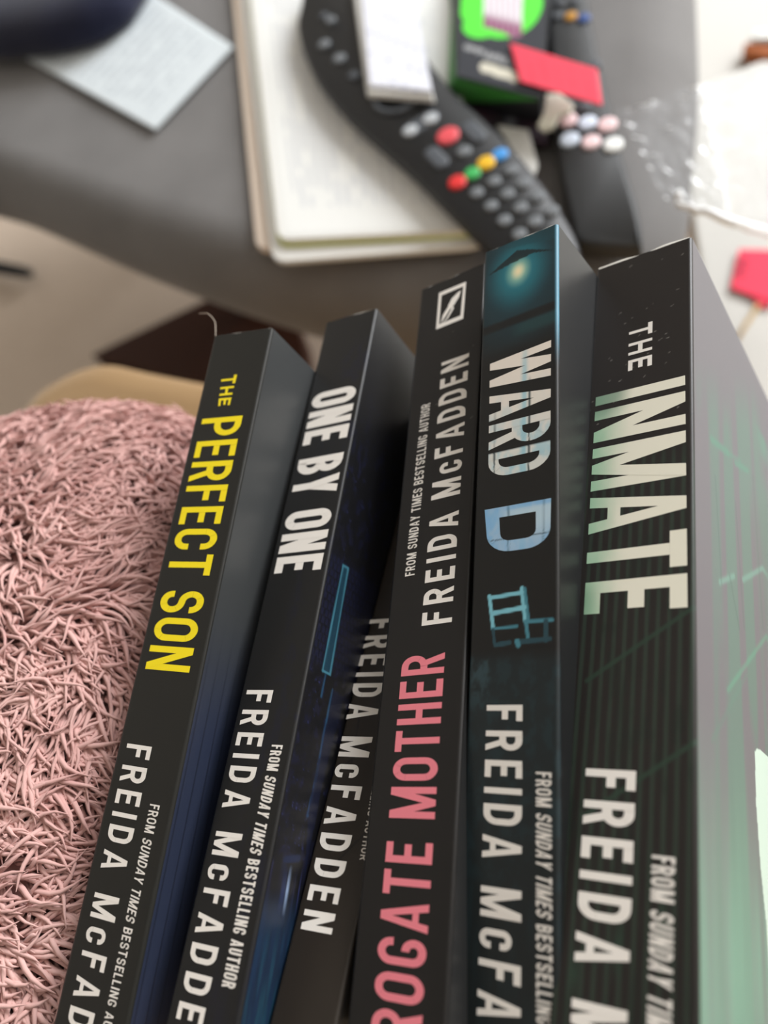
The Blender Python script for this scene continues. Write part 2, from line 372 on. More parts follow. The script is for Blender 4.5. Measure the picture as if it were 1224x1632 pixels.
def cover2(d, s, k):
    L = lambda px, py: loc(2, px, py, True)
    c = np.tile(lin((8, 8, 13)), (len(d), 1)); n = fbm(d * .6, s * .4); n2 = vn(d * 3.1, s * 3.3)
    sa = L(560, 700)[1]
    c = mix(c, (15, 17, 40), smooth(.52, .75, n) * smooth(sa - 25, sa + 5, s) * .8)
    c = mix(c, (44, 50, 96), smooth(.86, .97, n2) * smooth(.45, .6, n) * smooth(sa - 25, sa + 5, s) * .8)
    # shingles
    s0 = L(565, 900)[1]; s1 = L(560, 1095)[1]
    row = np.floor(s / 2.2); u = (d + (row % 2) * .9) % 1.8; vv = s % 2.2
    sh = smooth(.1, .35, u) * (1 - smooth(1.45, 1.7, u)) * smooth(.15, .6, vv)
    reg = smooth(s0 - 1, s0 + 3, s) * (1 - smooth(s1 - 3, s1, s))
    c = mix(c, (17, 20, 44), reg * .9 * sh)
    c = mix(c, (7, 8, 16), reg * .8 * (1 - sh))
    def poly(pts, col, a=1.):
        nonlocal c
        c = mix(c, col, inside(d, s, [L(*p) for p in pts]) * a)
    def ln(a, b, wd, col, al=1.):
        nonlocal c
        c = mix(c, col, al * (1 - smooth(wd * .4, wd * .5 + .3, dist_line(d, s, L(*a), L(*b)))))
    poly([(547, 901), (555, 906), (526, 1075), (514, 1069)], (20, 54, 70))
    for a, b in (((547, 901), (555, 906)), ((555, 906), (526, 1075)), ((526, 1075), (514, 1069)), ((514, 1069), (547, 901))): ln(a, b, .32, (62, 118, 136))
    ln((519, 1076), (512, 1110), .4, (30, 64, 92)); ln((530, 1100), (518, 1160), .5, (30, 64, 92)); ln((518, 1160), (504, 1240), .7, (28, 58, 90)); ln((504, 1240), (490, 1300), .7, (26, 52, 84))
    poly([(531, 1100), (549, 1110), (516, 1240), (485, 1400), (492, 1290), (515, 1180)], (9, 16, 42), .8)
    ln((455, 1370), (476, 1368), 1.4, (14, 26, 56)); ln((450, 1392), (470, 1392), 1.2, (14, 26, 56)); ln((452, 1412), (450, 1428), 1.4, (30, 44, 84), .7); ln((460, 1412), (456, 1426), .6, (130, 150, 180))
    sg = L(440, 1450)[1]
    c = mix(c, (18, 40, 66), smooth(sg - 3, sg + 4, s) * (.55 + .45 * smooth(.3, .7, n)))
    c = mix(c, (24, 62, 78), smooth(sg, sg + 16, s) * smooth(.5, .8, vn(d * 2.2, s * 3.2)) * .8)
    return c
def cover5(d, s, k): return np.tile(lin((12, 13, 14)), (len(d), 1))
def cover6(d, s, k):
    L = lambda px, py: loc(6, px, py, True)
    c = np.tile(lin((100, 96, 102)), (len(d), 1))
    s0 = L(1150, 640)[1]; s1 = L(1150, 1250)[1]; s2 = L(1150, 1600)[1]
    g = smooth(s0, s0 + 25, s + d * .6)
    band = smooth(.38, .62, vn(d * .22 + 3, s * .012 + 4))
    c = mix(c, (86, 112, 102), g * band * .95)
    c = mix(c, (112, 160, 138), smooth(s1 - 20, s2, s) * .8 * (.4 + .6 * vn(d * .3, s * .03 + 2)))
    def ln(a, b, wd, col, al=1.):
        nonlocal c
        c = mix(c, col, al * .8 * (1 - smooth(wd * .1, wd * .5 + .8, dist_line(d, s, L(*a), L(*b)))))
    gr = (74, 128, 108)
    ln((1134, 700), (1160, 722), 2.2, gr); ln((1160, 722), (1180, 735), 1.0, gr, .6); ln((1172, 738), (1192, 750), 1.6, gr); ln((1216, 700), (1224, 780), 2, gr)
    ln((1213, 770), (1222, 880), 1.2, gr); ln((1147, 928), (1170, 918), 1.0, (104, 146, 132)); ln((1184, 924), (1216, 905), 1.0, (104, 146, 132))
    ln((1163, 918), (1178, 1000), .8, (60, 88, 80), .6); ln((1200, 760), (1216, 1000), .8, (60, 88, 80), .6); ln((1140, 760), (1150, 930), .7, (60, 84, 80), .5); ln((1172, 800), (1186, 1000), .6, (60, 84, 80), .5)
    ln((1160, 1100), (1224, 1010), .8, (80, 150, 120), .6); ln((1135, 1180), (1190, 1075), .8, (78, 120, 104), .5)
    t = inside(d, s, [L(*p) for p in ((1203, 1198), (1206, 1193), (1212, 1195), (1224, 1206), (1240, 1240), (1250, 1700), (1234, 1700), (1222, 1480), (1212, 1380), (1205, 1280))])
    c = mix(c, (196, 216, 202), t * 1.)
    return c

def local_obj(name, v, quads, m, root, off, col=None, sm=False):
    me = np_mesh(name, v, quads)
    if col is not None:
        a = me.color_attributes.new('print', 'FLOAT_COLOR', 'POINT')
        a.data.foreach_set('color', np.concatenate([col, np.ones((len(col), 1))], 1).astype(np.float32).ravel())
    return link(name, me, m, root, sm, off)
def build_book(k, label, spine_fn, cover_fn, texts, back_col=(30, 30, 30)):
    b = BOOKS[k]; W_, dep = b['w'], b['dep']; R = b['R']
    A = np.stack([R[:, 0], R[:, 1], -R[:, 2]], 1)
    base = b['P'] + R @ np.array([-W_ / 2, -HGT / 2, dep])
    root = empty('paperback_book', (0, 0, 0), label, 'book', 'row of thriller paperbacks standing spine up')
    root.matrix_world = Matrix([[A[0, 0], A[0, 1], A[0, 2], base[0] * MM], [A[1, 0], A[1, 1], A[1, 2], base[1] * MM], [A[2, 0], A[2, 1], A[2, 2], base[2] * MM + H], [0, 0, 0, 1]])
    off = Vector((-W_ / 2 * MM, HGT / 2 * MM, dep * MM))        # mesh frame: x from the left edge, y = -s, z = -d
    r = .9; S = 150
    def grid(us, ss, f):
        U, V = np.meshgrid(us, ss, indexing='ij'); P = f(U.ravel(), V.ravel()); nu, nv = len(us), len(ss)
        idx = np.arange(nu * nv).reshape(nu, nv)
        q = np.stack([idx[:-1, :-1], idx[1:, :-1], idx[1:, 1:], idx[:-1, 1:]], -1).reshape(-1, 4)
        return P * MM, q, U.ravel(), V.ravel()
    ss = np.concatenate([np.arange(0, 160, .3), np.linspace(160, HGT, 8)])
    # spine with rounded shoulders; u is arc length, x the across position
    def sp(u, s):
        q = math.pi * r / 2; al = np.clip(-u, 0, q) / r; be = np.clip(u - (W_ - 2 * r), 0, q) / r
        x = r + np.clip(u, 0, W_ - 2 * r) - r * np.sin(al) + r * np.sin(be)
        z = -(r - r * np.cos(al + be))
        # the head edge is a little soft and worn
        wob = .35 * (vn(x * .35 + k * 7, np.full_like(x, 3.3)) - .5) * (s < .2)
        return np.stack([x, -s + wob, z], 1)
    q = math.pi * r / 2
    us = np.concatenate([np.linspace(-q, 0, 6)[:-1], np.arange(0, W_ - 2 * r, .28), np.linspace(W_ - 2 * r, W_ - 2 * r + q, 6)])
    P, Q, U, S_ = grid(us, ss, sp)
    X = P[:, 0] / MM
    local_obj('spine', P, Q[:, ::-1], m_print, root, off, spine_fn(X, S_, k), True)
    # front cover on the right, back cover on the left: two sheets with a hinge crease near the spine
    dd = np.concatenate([np.arange(r, 60 if cover_fn else 3, .4), np.linspace(60 if cover_fn else 3, dep, 8)])
    crease = lambda d: -.0 * np.exp(-((d - 6.5) / .5) ** 2)
    Pc, Qc, U, S_ = grid(dd, ss, lambda d, s: np.stack([np.full_like(d, W_) + crease(d), -s, -d], 1))
    local_obj('front_cover', Pc, Qc, m_cover, root, off, (cover_fn or plain_cover((30, 30, 30)))(U, S_, k), True)
    Pc, Qc, U, S_ = grid(np.array([r, 30, 60, dep]), np.array([0, 60, 120, HGT]), lambda d, s: np.stack([np.zeros_like(d) + d * .022, -s, -d], 1))
    local_obj('back_cover', Pc, Qc[:, ::-1], m_print, root, off, plain_cover(back_col)(U, S_, k))
    # page block with slightly uneven leaves
    x0, x1, y0, y1, z0, z1 = 3.0, W_ - .35, -HGT + .6, -.6, -dep + 1, -.5
    v = []; n = 14
    for i in range(n + 1):
        x = x0 + (x1 - x0) * i / n; j = .25 * (i % 2)
        v += [(x, y0 + j, z0 + j), (x, y1 - j, z0 + j), (x, y1 - j, z1), (x, y0 + j, z1)]
    f = []
    for i in range(n):
        a = i * 4
        for e in range(4): f.append((a + e, a + (e + 1) % 4, a + 4 + (e + 1) % 4, a + 4 + e))
    f += [(3, 2, 1, 0), tuple(n * 4 + e for e in range(4))]
    me = mesh('page_block', np.array(v) * MM, f); link('page_block', me, m_page, root, off=off)
    # worn white paper along the head of the spine
    xs = np.linspace(.6, W_ - .6, 40); g = np.random.default_rng(k); hh = (np.clip(vn(xs * .16 + k * 3.3, xs * 0 + 1.2) - .2, 0, 1) * .9 if k == 6 else np.clip(vn(xs * .3 + k * 3, xs * 0 + 1) - .6, 0, 1) * .4) + .02
    v = [(x, .02, -.5) for x in xs] + [(x, .02 + h, -.06) for x, h in zip(xs, hh)] + [(x, -.04, .02) for x in xs]
    f = [(i, i + 1, 41 + i, 40 + i) for i in range(39)] + [(40 + i, 41 + i, 81 + i, 80 + i) for i in range(39)]
    link('worn_edge', mesh('worn_edge', np.array(v) * MM, f), m_worn, root, off=off)['label'] = 'worn white paper along the top of the spine'
    for t in texts:
        name, text, fit, s0, s1, xb, xc, m, kw = t
        cap = xc - xb; down = s1 > s0; lp = kw.pop('lerp', (xb, xc, xb, xc)); fn = kw.pop('color', None); lab = kw.pop('label', None)
        polys = typeset(text, fit, abs(s1 - s0), abs(cap), **kw)
        if text != fit and not text.startswith(fit): pass
        v = []; f = []; cols = []
        zs = []
        for ip, p in enumerate(polys):
            pts = []; nv0 = len(v)
            for a, u in p:
                s = s0 + (a if down else -a); fr = (s - s0) / (s1 - s0); uu = u / abs(cap); x = (lp[0] + (lp[2] - lp[0]) * fr) * (1 - uu) + (lp[1] + (lp[3] - lp[1]) * fr) * uu; pts.append((x, s))
            if fn is not None:      # subdivide for the printed picture inside the letters
                pa = np.array(pts); n1 = 14
                if len(pa) == 4:
                    base_i = len(v); n2 = max(1, min(14, int(max(np.linalg.norm(pa[1] - pa[0]), np.linalg.norm(pa[2] - pa[3])) / .4)))
                    n1 = max(1, min(30, int(max(np.linalg.norm(pa[3] - pa[0]), np.linalg.norm(pa[2] - pa[1])) / .4)))
                    for i in range(n1 + 1):
                        for j in range(n2 + 1):
                            a_ = pa[0] + (pa[1] - pa[0]) * j / n2; b_ = pa[3] + (pa[2] - pa[3]) * j / n2; v.append(tuple(a_ + (b_ - a_) * i / n1))
                    for i in range(n1):
                        for j in range(n2):
                            a_ = base_i + i * (n2 + 1) + j; f.append((a_, a_ + 1, a_ + n2 + 2, a_ + n2 + 1))
                    zs += [.04 + .012 * (ip % 4)] * (len(v) - nv0); continue
            f.append(tuple(range(len(v), len(v) + len(pts)))); v += pts; zs += [.04 + .012 * (ip % 4)] * len(pts)
        V = np.array(v); zz = .16 + 0 * V[:, 0] + .12 * 0
        me = mesh(name, np.stack([V[:, 0], -V[:, 1], np.array(zs)], 1) * MM, f)
        if fn is not None:
            a = me.color_attributes.new('print', 'FLOAT_COLOR', 'POINT'); col = fn(V[:, 0], V[:, 1])
            a.data.foreach_set('color', np.concatenate([col, np.ones((len(col), 1))], 1).astype(np.float32).ravel())
        bm = bmesh.new(); bm.from_mesh(me)
        for fc in bm.faces:
            fc.normal_update()
            if fc.normal.z < 0: fc.normal_flip()
        bm.to_mesh(me); bm.free()
        o = link(name, me, m, root, off=off)
        if lab: o['label'] = lab
    return root, off

def T(name, k, text, fit, base0, cap0, base1, cap1, m, **kw):
    """text whose prefix/suffix `fit` runs from pixel pair (base0, cap0) to (base1, cap1)"""
    a, b, c, d = (loc(k, *p) for p in (base0, cap0, base1, cap1))
    s0 = (a[1] + b[1]) / 2; s1 = (c[1] + d[1]) / 2; xb = (a[0] + c[0]) / 2; xc = (b[0] + d[0]) / 2
    if kw.pop('skew', True): kw['lerp'] = (a[0], b[0], c[0], d[0])
    return (name, text, fit, s0, s1, xb, xc, m, kw)
AU = 'FREIDA McFADDEN'; TAG = 'FROM SUNDAY TIMES BESTSELLING AUTHOR'
IT = dict(italic=((5, 17),))
build_book(1, 'black paperback with yellow title PERFECT SON on its spine, next to the pink fluffy cushion', spine1, cover1, [
    T('small_title', 1, 'THE', 'THE', (353.5, 600), (378, 597), (348, 646.5), (366, 646.5), m_yellow, t=.2, gap=.3),
    T('title_lettering', 1, 'PERFECT SON', 'PERFECT SON', (322, 672), (388, 658), (231, 1068), (302, 1070), m_yellow, t=.16, gap=.24, sp=.75),
    T('author_lettering', 1, AU, 'FREIDA McFA', (202.7, 1187), (243, 1188), (115, 1592), (156.4, 1594), m_white, t=.185, gap=.5, sp=1.4),
    T('tagline_lettering', 1, TAG, 'FROM SUNDAY TIMES BESTSELLING', (239.6, 1281), (255, 1284), (171, 1603), (185, 1604), m_white, t=.17, gap=.3, sp=1.0, **IT)])
build_book(2, 'black paperback with cream title ONE BY ONE and a dark blue house cover', spine2, cover2, [
    T('title_lettering', 2, 'ONE BY ONE', 'ONE BY ONE', (500, 630), (570, 611), (437, 913), (511, 909), m_white, t=.19, gap=.2, sp=.9),
    T('author_lettering', 2, AU, 'FREIDA McFADDE', (394, 1100), (436, 1099.7), (279, 1630), (324, 1628), m_white, t=.185, gap=.5, sp=1.4),
    T('tagline_lettering', 2, TAG, TAG, (433.5, 1186.6), (451, 1188), (353, 1573), (374.5, 1576), m_white, t=.17, gap=.3, sp=1.0, **IT)])
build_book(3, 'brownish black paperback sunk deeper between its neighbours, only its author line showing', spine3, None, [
    T('author_lettering', 3, AU, AU, (586, 988), (634, 985), (478.6, 1483), (529, 1487), m_white, t=.185, gap=.5, sp=1.2),
    T('tagline_lettering', 3, TAG, 'FROM SUNDAY TIMES BESTSELLING AUTHOR', (627, 1060), (640, 1060), (573, 1371), (586, 1371), m_white, t=.17, gap=.3, sp=1.0)])
r4, off4 = build_book(4, 'black paperback with pink title MOTHER reading upwards and a framed quill mark', spine4, None, [
    T('author_lettering', 4, AU, AU, (720, 992), (672, 997), (748, 561), (704, 580), m_white, t=.185, gap=.5, sp=1.2),
    T('tagline_lettering', 4, TAG, TAG, (660.6, 917), (645.5, 918.4), (686, 643), (672, 645.5), m_white, t=.17, gap=.3, sp=1.0),
    T('title_lettering', 4, 'THE SURROGATE MOTHER', 'OGATE MOTHER', (674, 1613), (594, 1609), (709, 1048), (641, 1057), m_pink, t=.165, gap=.28, sp=1.0)])
def ward_col(x, s):
    c = np.tile(lin((238, 228, 216)), (len(x), 1)); s0 = loc(5, 830, 600)[1]; s1 = loc(5, 830, 770)[1]; s2 = loc(5, 830, 800)[1]
    n = fbm(x * .35 + 4, s * .25)
    c = mix(c, (165, 205, 215), smooth(s0 - 4, s1, s) * (.3 + .7 * smooth(.35, .65, n)) + (1 - smooth(.3, 1.2, abs(x - 13.2))) * .8 * smooth(s0 - 14, s0, s))
    c = mix(c, (134, 184, 224), smooth(s1, s2, s) * (.75 + .25 * smooth(.3, .7, n)))
    c = mix(c, (196, 218, 228), smooth(s2 + 1, s2 + 2, s) * (1 - smooth(s2 + 4, s2 + 12, s)) * smooth(5, 12, x) * .8)
    for xx in (loc(5, 789, 700)[0], loc(5, 843, 700)[0]): c = mix(c, (40, 60, 66), (1 - smooth(.05, .25, abs(x - xx))) * smooth(s0, s0 + 4, s) * (1 - smooth(s1 - 2, s1 + 2, s)))
    for xx in (loc(5, 810, 850)[0], loc(5, 866, 850)[0]): c = mix(c, (60, 96, 120), (1 - smooth(.05, .3, abs(x - xx))) * smooth(s1 + 2, s1 + 4, s) * .7)
    for py in (660, 712, 855): c = mix(c, (40, 60, 70), (1 - smooth(.05, .22, abs(s - loc(5, 830, py)[1]))) * .8)
    return c
build_book(5, 'black paperback with blue white title WARD D, a teal glow and a small chair', spine5, cover5, [
    T('title_lettering', 5, 'WARD', 'WARD', (781, 580), (878.5, 534), (778, 766), (877, 740), m_art, t=.17, gap=.16, color=ward_col, label='cream lettering turning icy blue'),
    T('title_letter', 5, 'D', 'D', (772.5, 815), (878.4, 791.6), (778, 888), (877, 864), m_art, t=.22, color=ward_col, label='icy blue letter'),
    T('author_lettering', 5, AU, 'FREIDA McFA', (776, 1125), (833, 1122), (760, 1626), (830, 1628), m_white, t=.185, gap=.5, sp=1.3),
    T('tagline_lettering', 5, TAG, 'FROM SUNDAY TIMES BESTSELLIN', (854, 1230.5), (879, 1231), (855, 1616), (881, 1618), m_white, t=.17, gap=.3, sp=1.0, **IT)])
def inmate_col(x, s):
    c = np.tile(lin((232, 228, 210)), (len(x), 1)); n = fbm(x * .2, s * .12 + 3)
    c = mix(c, (150, 192, 160), (1 - smooth(1, 12, x + 4 * (n - .5))) * .95)
    c = mix(c, (96, 128, 108), (1 - smooth(3.5, 9, np.hypot(x - 4, (s - loc(6, 970, 620)[1]) * .7))) * .7)
    c = mix(c, (110, 150, 120), (1 - smooth(1, 6, np.hypot(x - 1, (s - loc(6, 940, 960)[1]) * .7))) * .7)
    return c
build_book(6, 'thickest paperback with mint cream title THE INMATE and grey green cover, rightmost', spine6, cover6, [
    T('small_title', 6, 'THE', 'THE', (1003, 520), (1040, 515), (1001, 590), (1039, 583.7), m_white, t=.2, gap=.42),
    T('title_lettering', 6, 'INMATE', 'INMATE', (950, 631), (1092, 601), (930.5, 980), (1096, 967.5), m_art, t=.175, gap=.2, color=inmate_col, label='mint to cream lettering'),
    T('author_lettering', 6, AU, 'FREIDA', (934, 1227), (1014, 1226.4), (915, 1541), (1003, 1540), m_white, t=.2, gap=.5, sp=1.3),
    T('tagline_lettering', 6, TAG, 'FROM SUNDAY', (1039, 1364), (1076.6, 1365.5), (1032.6, 1571), (1072, 1571), m_white, t=.17, gap=.3, sp=1.0, **IT)])
# framed quill mark on book 4
def flat_on(k, name, polys_px, m, root, off, z=.06):
    v = []; f = []
    for ip, p in enumerate(polys_px):
        f.append(tuple(range(len(v), len(v) + len(p)))); v += [(lambda q: (q[0] * MM, -q[1] * MM, (z + .01 * (ip % 4)) * MM))(loc(k, *pt)) for pt in p]
    me = mesh(name, v, f); bm = bmesh.new(); bm.from_mesh(me)
    for fc in bm.faces:
        fc.normal_update()
        if fc.normal.z < 0: fc.normal_flip()
    bm.to_mesh(me); bm.free(); return link(name, me, m, root, off=off)
o4 = [(700, 467), (743, 449), (738.5, 508), (695, 525.5)]; i4 = [(704, 471), (738.5, 456.5), (734, 503), (700, 517)]
ring = [[o4[i], o4[(i + 1) % 4], i4[(i + 1) % 4], i4[i]] for i in range(4)]
feather = [[(702, 516), (706, 502), (716, 486), (719, 490), (710, 505)], [(714, 488), (720, 476), (730, 466), (735, 463), (732, 473), (724, 486), (717, 494)], [(703, 517), (712, 507), (722, 488), (724, 491), (714, 508)]]
flat_on(4, 'publisher_mark', ring + feather, m_white, r4, off4)['label'] = 'white framed quill mark'

# ------------------------------------------------------------------ tan seat under the books and cushion
m_tan = mat('tan upholstery', (156, 126, 86), .9, .2, noise=(9, (146, 116, 78)), bump=(700, .3, .001), sheen=.2)
so = catmull([(-.60, .10), (-.42, .165), (-.354, .205), (-.338, .224), (-.305, .235), (-.259, .224), (-.15, .197), (.0, .166), (.13, .140), (.30, .10), (.42, -.1), (.42, -.7), (-.1, -.75), (-.6, -.7), (-.64, -.2)], 6)
so = catmull([(-.365, .02), (-.366, .150), (-.356, .203), (-.338, .225), (-.305, .235), (-.259, .224), (-.15, .197), (.0, .166), (.06, .150), (.085, .125), (.10, .0), (.10, -.45), (.05, -.5), (-.3, -.5), (-.35, -.45)], 6)
v, f = slab_geo(so, [(.02, .07), (0, .10), (0, Z_SOFA - .02), (.003, Z_SOFA - .008), (.010, Z_SOFA - .002), (.02, Z_SOFA)])
seat = empty('stool', (-.12, -.1, 0), 'tan upholstered stool carrying the paperbacks and the pink cushion', 'stool')
link('seat', mesh('seat', v, f), m_tan, seat, True)
m_leg = mat('dark wood', (46, 26, 14), .45)
for lx, ly in ((-.30, .17), (.03, .08), (-.29, -.42), (.03, -.42)):
    P = [(lx, ly, .002), (lx, ly, .08)]
    tube('leg', P, [.014, .02], m_leg, seat, 12)

# ------------------------------------------------------------------ pink shaggy cushion
CC = np.array([-.203, -.012, Z_SOFA + .067]); RA = np.array([.086, .150, .067]); EX = 2.5
m_pile = mat('pink yarn pile', (214, 174, 167), .85, .2, noise=(60, (194, 150, 144)), sheen=.15)
m_pbase = mat('pink backing cloth', (184, 140, 134), .95, .1)
b1 = BOOKS[1]
def push(P):
    """keep the cushion clear of the first book's back cover"""
    q = (P * 1000 - np.array([0, 0, H * 1000]) - b1['P']) @ b1['R']; lim = -b1['w'] - 1.0
    q2 = q.copy(); m_ = q[:, 0] > lim; q2[m_, 0] = lim - np.random.default_rng(1).random(m_.sum()) * .3
    return (q2 @ b1['R'].T + b1['P'] + np.array([0, 0, H * 1000])) / 1000
def sup(u, vv):
    """superellipsoid point from direction angles"""
    d = np.stack([np.cos(vv) * np.cos(u), np.cos(vv) * np.sin(u), np.sin(vv)], -1)
    rr = (np.abs(d[..., 0] / RA[0]) ** EX + np.abs(d[..., 1] / RA[1]) ** EX + np.abs(d[..., 2] / RA[2]) ** EX) ** (-1 / EX)
    P = d * rr[..., None]; g = np.sign(d) * np.abs(P / RA) ** (EX - 1) / RA; g /= np.linalg.norm(g, axis=-1, keepdims=True)
    return P + CC, g
cush = empty('fluffy_cushion', (CC[0], CC[1], Z_SOFA), 'dusty pink shaggy cushion at the left of the book row', 'cushion')
u = np.linspace(0, 2 * math.pi, 97)[:-1]; vv = np.linspace(-math.pi / 2, math.pi / 2, 50)
Ug, Vg = np.meshgrid(u, vv, indexing='ij'); Pb, Nb = sup(Ug, Vg)
Pb = push((Pb - Nb * .001).reshape(-1, 3)); idx = np.arange(96 * 50).reshape(96, 50); nx = np.roll(idx, -1, 0)
Q = np.stack([idx[:, :-1], nx[:, :-1], nx[:, 1:], idx[:, 1:]], -1).reshape(-1, 4)
link('backing', np_mesh('backing', Pb, Q), m_pbase, cush, True)
# candidate roots: points on the upper shell seen in the photograph's part of the world
N = 90000
d = rng.normal(size=(N * 3, 3)); d /= np.linalg.norm(d, axis=1, keepdims=True)
Uu = np.arctan2(d[:, 1], d[:, 0]); Vv = np.arcsin(d[:, 2]); P0, N0 = sup(Uu, Vv)
cc = (P0 - np.array([0, 0, H])) @ M; pxx = CW / 2 + F * cc[:, 0] / cc[:, 2]; pyy = CH / 2 + F * cc[:, 1] / cc[:, 2]
q1 = (P0 * 1000 - np.array([0, 0, H * 1000]) - b1['P']) @ b1['R']
keep = (P0[:, 2] > Z_SOFA + .02) & (pxx > -420) & (pxx < 520) & (pyy > 480) & (pyy < 2000) & (q1[:, 0] < -b1['w'] - .2)
# roughly even density by area: weight with the local stretch of the direction sampling
r2 = np.sum((P0 - CC) ** 2, 1); cosn = np.abs(np.sum(N0 * d, 1)); wgt = r2 / np.maximum(cosn, .15); keep &= rng.random(len(wgt)) < wgt / np.quantile(wgt[keep], .9)
P0, N0 = P0[keep], N0[keep]
NS = min(len(P0), 34000); P0, N0 = P0[:NS], N0[:NS]; print('strands', NS)
def field(P, sc, seed):
    g = VN(seed); return g(P[:, 0] * sc + 50, P[:, 1] * sc + 50 + P[:, 2] * sc) - .5
tx = np.cross(N0, np.array([0, 0, 1.]) + N0 * 0 + np.array([.01, 0, 0])); bad = np.linalg.norm(tx, axis=1) < .05; tx[bad] = [1, 0, 0]
ex = np.array([1., 0, 0]) - N0 * N0[:, :1]; ex /= np.linalg.norm(ex, axis=1, keepdims=True) + 1e-9; ey = np.cross(N0, ex)
ang = -.75 + 2.6 * field(P0, 38, 21) + 3.0 * field(P0, 130, 22) + rng.normal(0, .4, NS)
T1 = ex * np.cos(ang)[:, None] + ey * np.sin(ang)[:, None]
ang2 = ang + rng.normal(0, 1.1, NS) + .9
T2 = ex * np.cos(ang2)[:, None] + ey * np.sin(ang2)[:, None]
Ln = (.0115 + .006 * rng.random(NS))[:, None]; lift = (.62 + .25 * rng.random(NS))[:, None]; K = 8; SD = 5
curve = []
for i in range(K):
    t = i / (K - 1)
    curve.append(P0 - N0 * .0005 + Ln * (N0 * lift * (t - .42 * t * t) + T1 * (.55 * t) + T2 * (.42 * t * t) - np.array([0, 0, .12]) * t * t))
curve = np.stack(curve, 1)
ph = rng.random(NS)[:, None] * 6.28; tt = np.linspace(0, 1, K)[None]; wv_ = np.sin(ph + tt * (4.0 + 3 * rng.random(NS)[:, None])) * .0016 * tt
B1 = np.cross(N0, T1); curve = curve + B1[:, None, :] * wv_[..., None]
curve = push(curve.reshape(-1, 3)).reshape(NS, K, 3)
tan = np.gradient(curve, axis=1); tan /= np.linalg.norm(tan, axis=2, keepdims=True) + 1e-12
ref = np.array([.31, .52, .79]); aa = np.cross(tan, ref); aa /= np.linalg.norm(aa, axis=2, keepdims=True) + 1e-9; bb = np.cross(tan, aa)
prof = np.array([.7, .9, 1.0, 1.0, .95, .82, .58, .12]); rad = (.00052 + .00034 * rng.random(NS))[:, None] * prof[None]
ringv = []
for a in range(SD):
    th = a * 2 * math.pi / SD; ringv.append(curve + (aa * math.cos(th) + bb * math.sin(th)) * rad[..., None])
V = np.stack(ringv, 2).reshape(-1, 3)
ii = np.arange(NS)[:, None, None] * K * SD + np.arange(K - 1)[None, :, None] * SD; a0 = np.arange(SD)[None, None, :]; a1 = (a0 + 1) % SD
Q = np.stack([ii + a0, ii + a1, ii + SD + a1, ii + SD + a0], -1).reshape(-1, 4)
link('pile', np_mesh('pile', V, Q), m_pile, cush, True)['kind'] = 'stuff'

# ------------------------------------------------------------------ grey ottoman
m_grey = mat('grey velvet', (122, 120, 119), .85, .2, noise=(14, (110, 108, 107)), bump=(900, .25, .0006), sheen=.12)
oz = Z_POUF
op = catmull([(-.75, .59), (-.56, .492), (-.42, .418), (-.313, .366), (-.216, .326), (-.12, .294), (-.05, .288), (.0, .315), (.022, .36), (.030, .42), (.037, .54), (.03, .75), (-.02, .95), (-.3, 1.1), (-.65, 1.05), (-.82, .8)], 8)
pr_ = []
for a in np.linspace(0, math.pi / 2, 9): pr_.append((.045 * (1 - math.sin(a)) * 0 + .045 * (1 - math.cos(a)), oz - .045 + .045 * math.sin(a)))
prof_ = [(.05, oz - .088), (.02, oz - .085), (.004, oz - .068)] + pr_ 
v, f = slab_geo(op, prof_)
ott = empty('ottoman', (-.35, .68, 0), 'grey velvet ottoman seat holding the papers and remote controls', 'ottoman')
link('seat', mesh('seat', v, f), m_grey, ott, True)
for lx, ly in ((-.5, .62), (-.12, .55), (-.1, .9), (-.55, .95)):
    tube('leg', [(lx, ly, .002), (lx, ly, oz - .084)], [.016, .022], m_leg, ott, 12)

# ------------------------------------------------------------------ floor items
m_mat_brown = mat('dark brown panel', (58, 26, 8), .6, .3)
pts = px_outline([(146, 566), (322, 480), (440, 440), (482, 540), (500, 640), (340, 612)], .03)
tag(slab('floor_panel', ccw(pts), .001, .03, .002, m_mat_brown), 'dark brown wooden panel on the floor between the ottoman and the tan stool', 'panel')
m_rug = mat('white floor mat', (206, 204, 198), .8, .3, noise=(3, (200, 197, 191)))
rp = rrect([(.10, .10), (1.9, .0), (1.9, 2.6), (-.1, 2.6)], .05)
tag(slab('white_mat', rp, .001, .012, .004, m_rug), 'large smooth white mat on the floor right of the ottoman', 'mat')

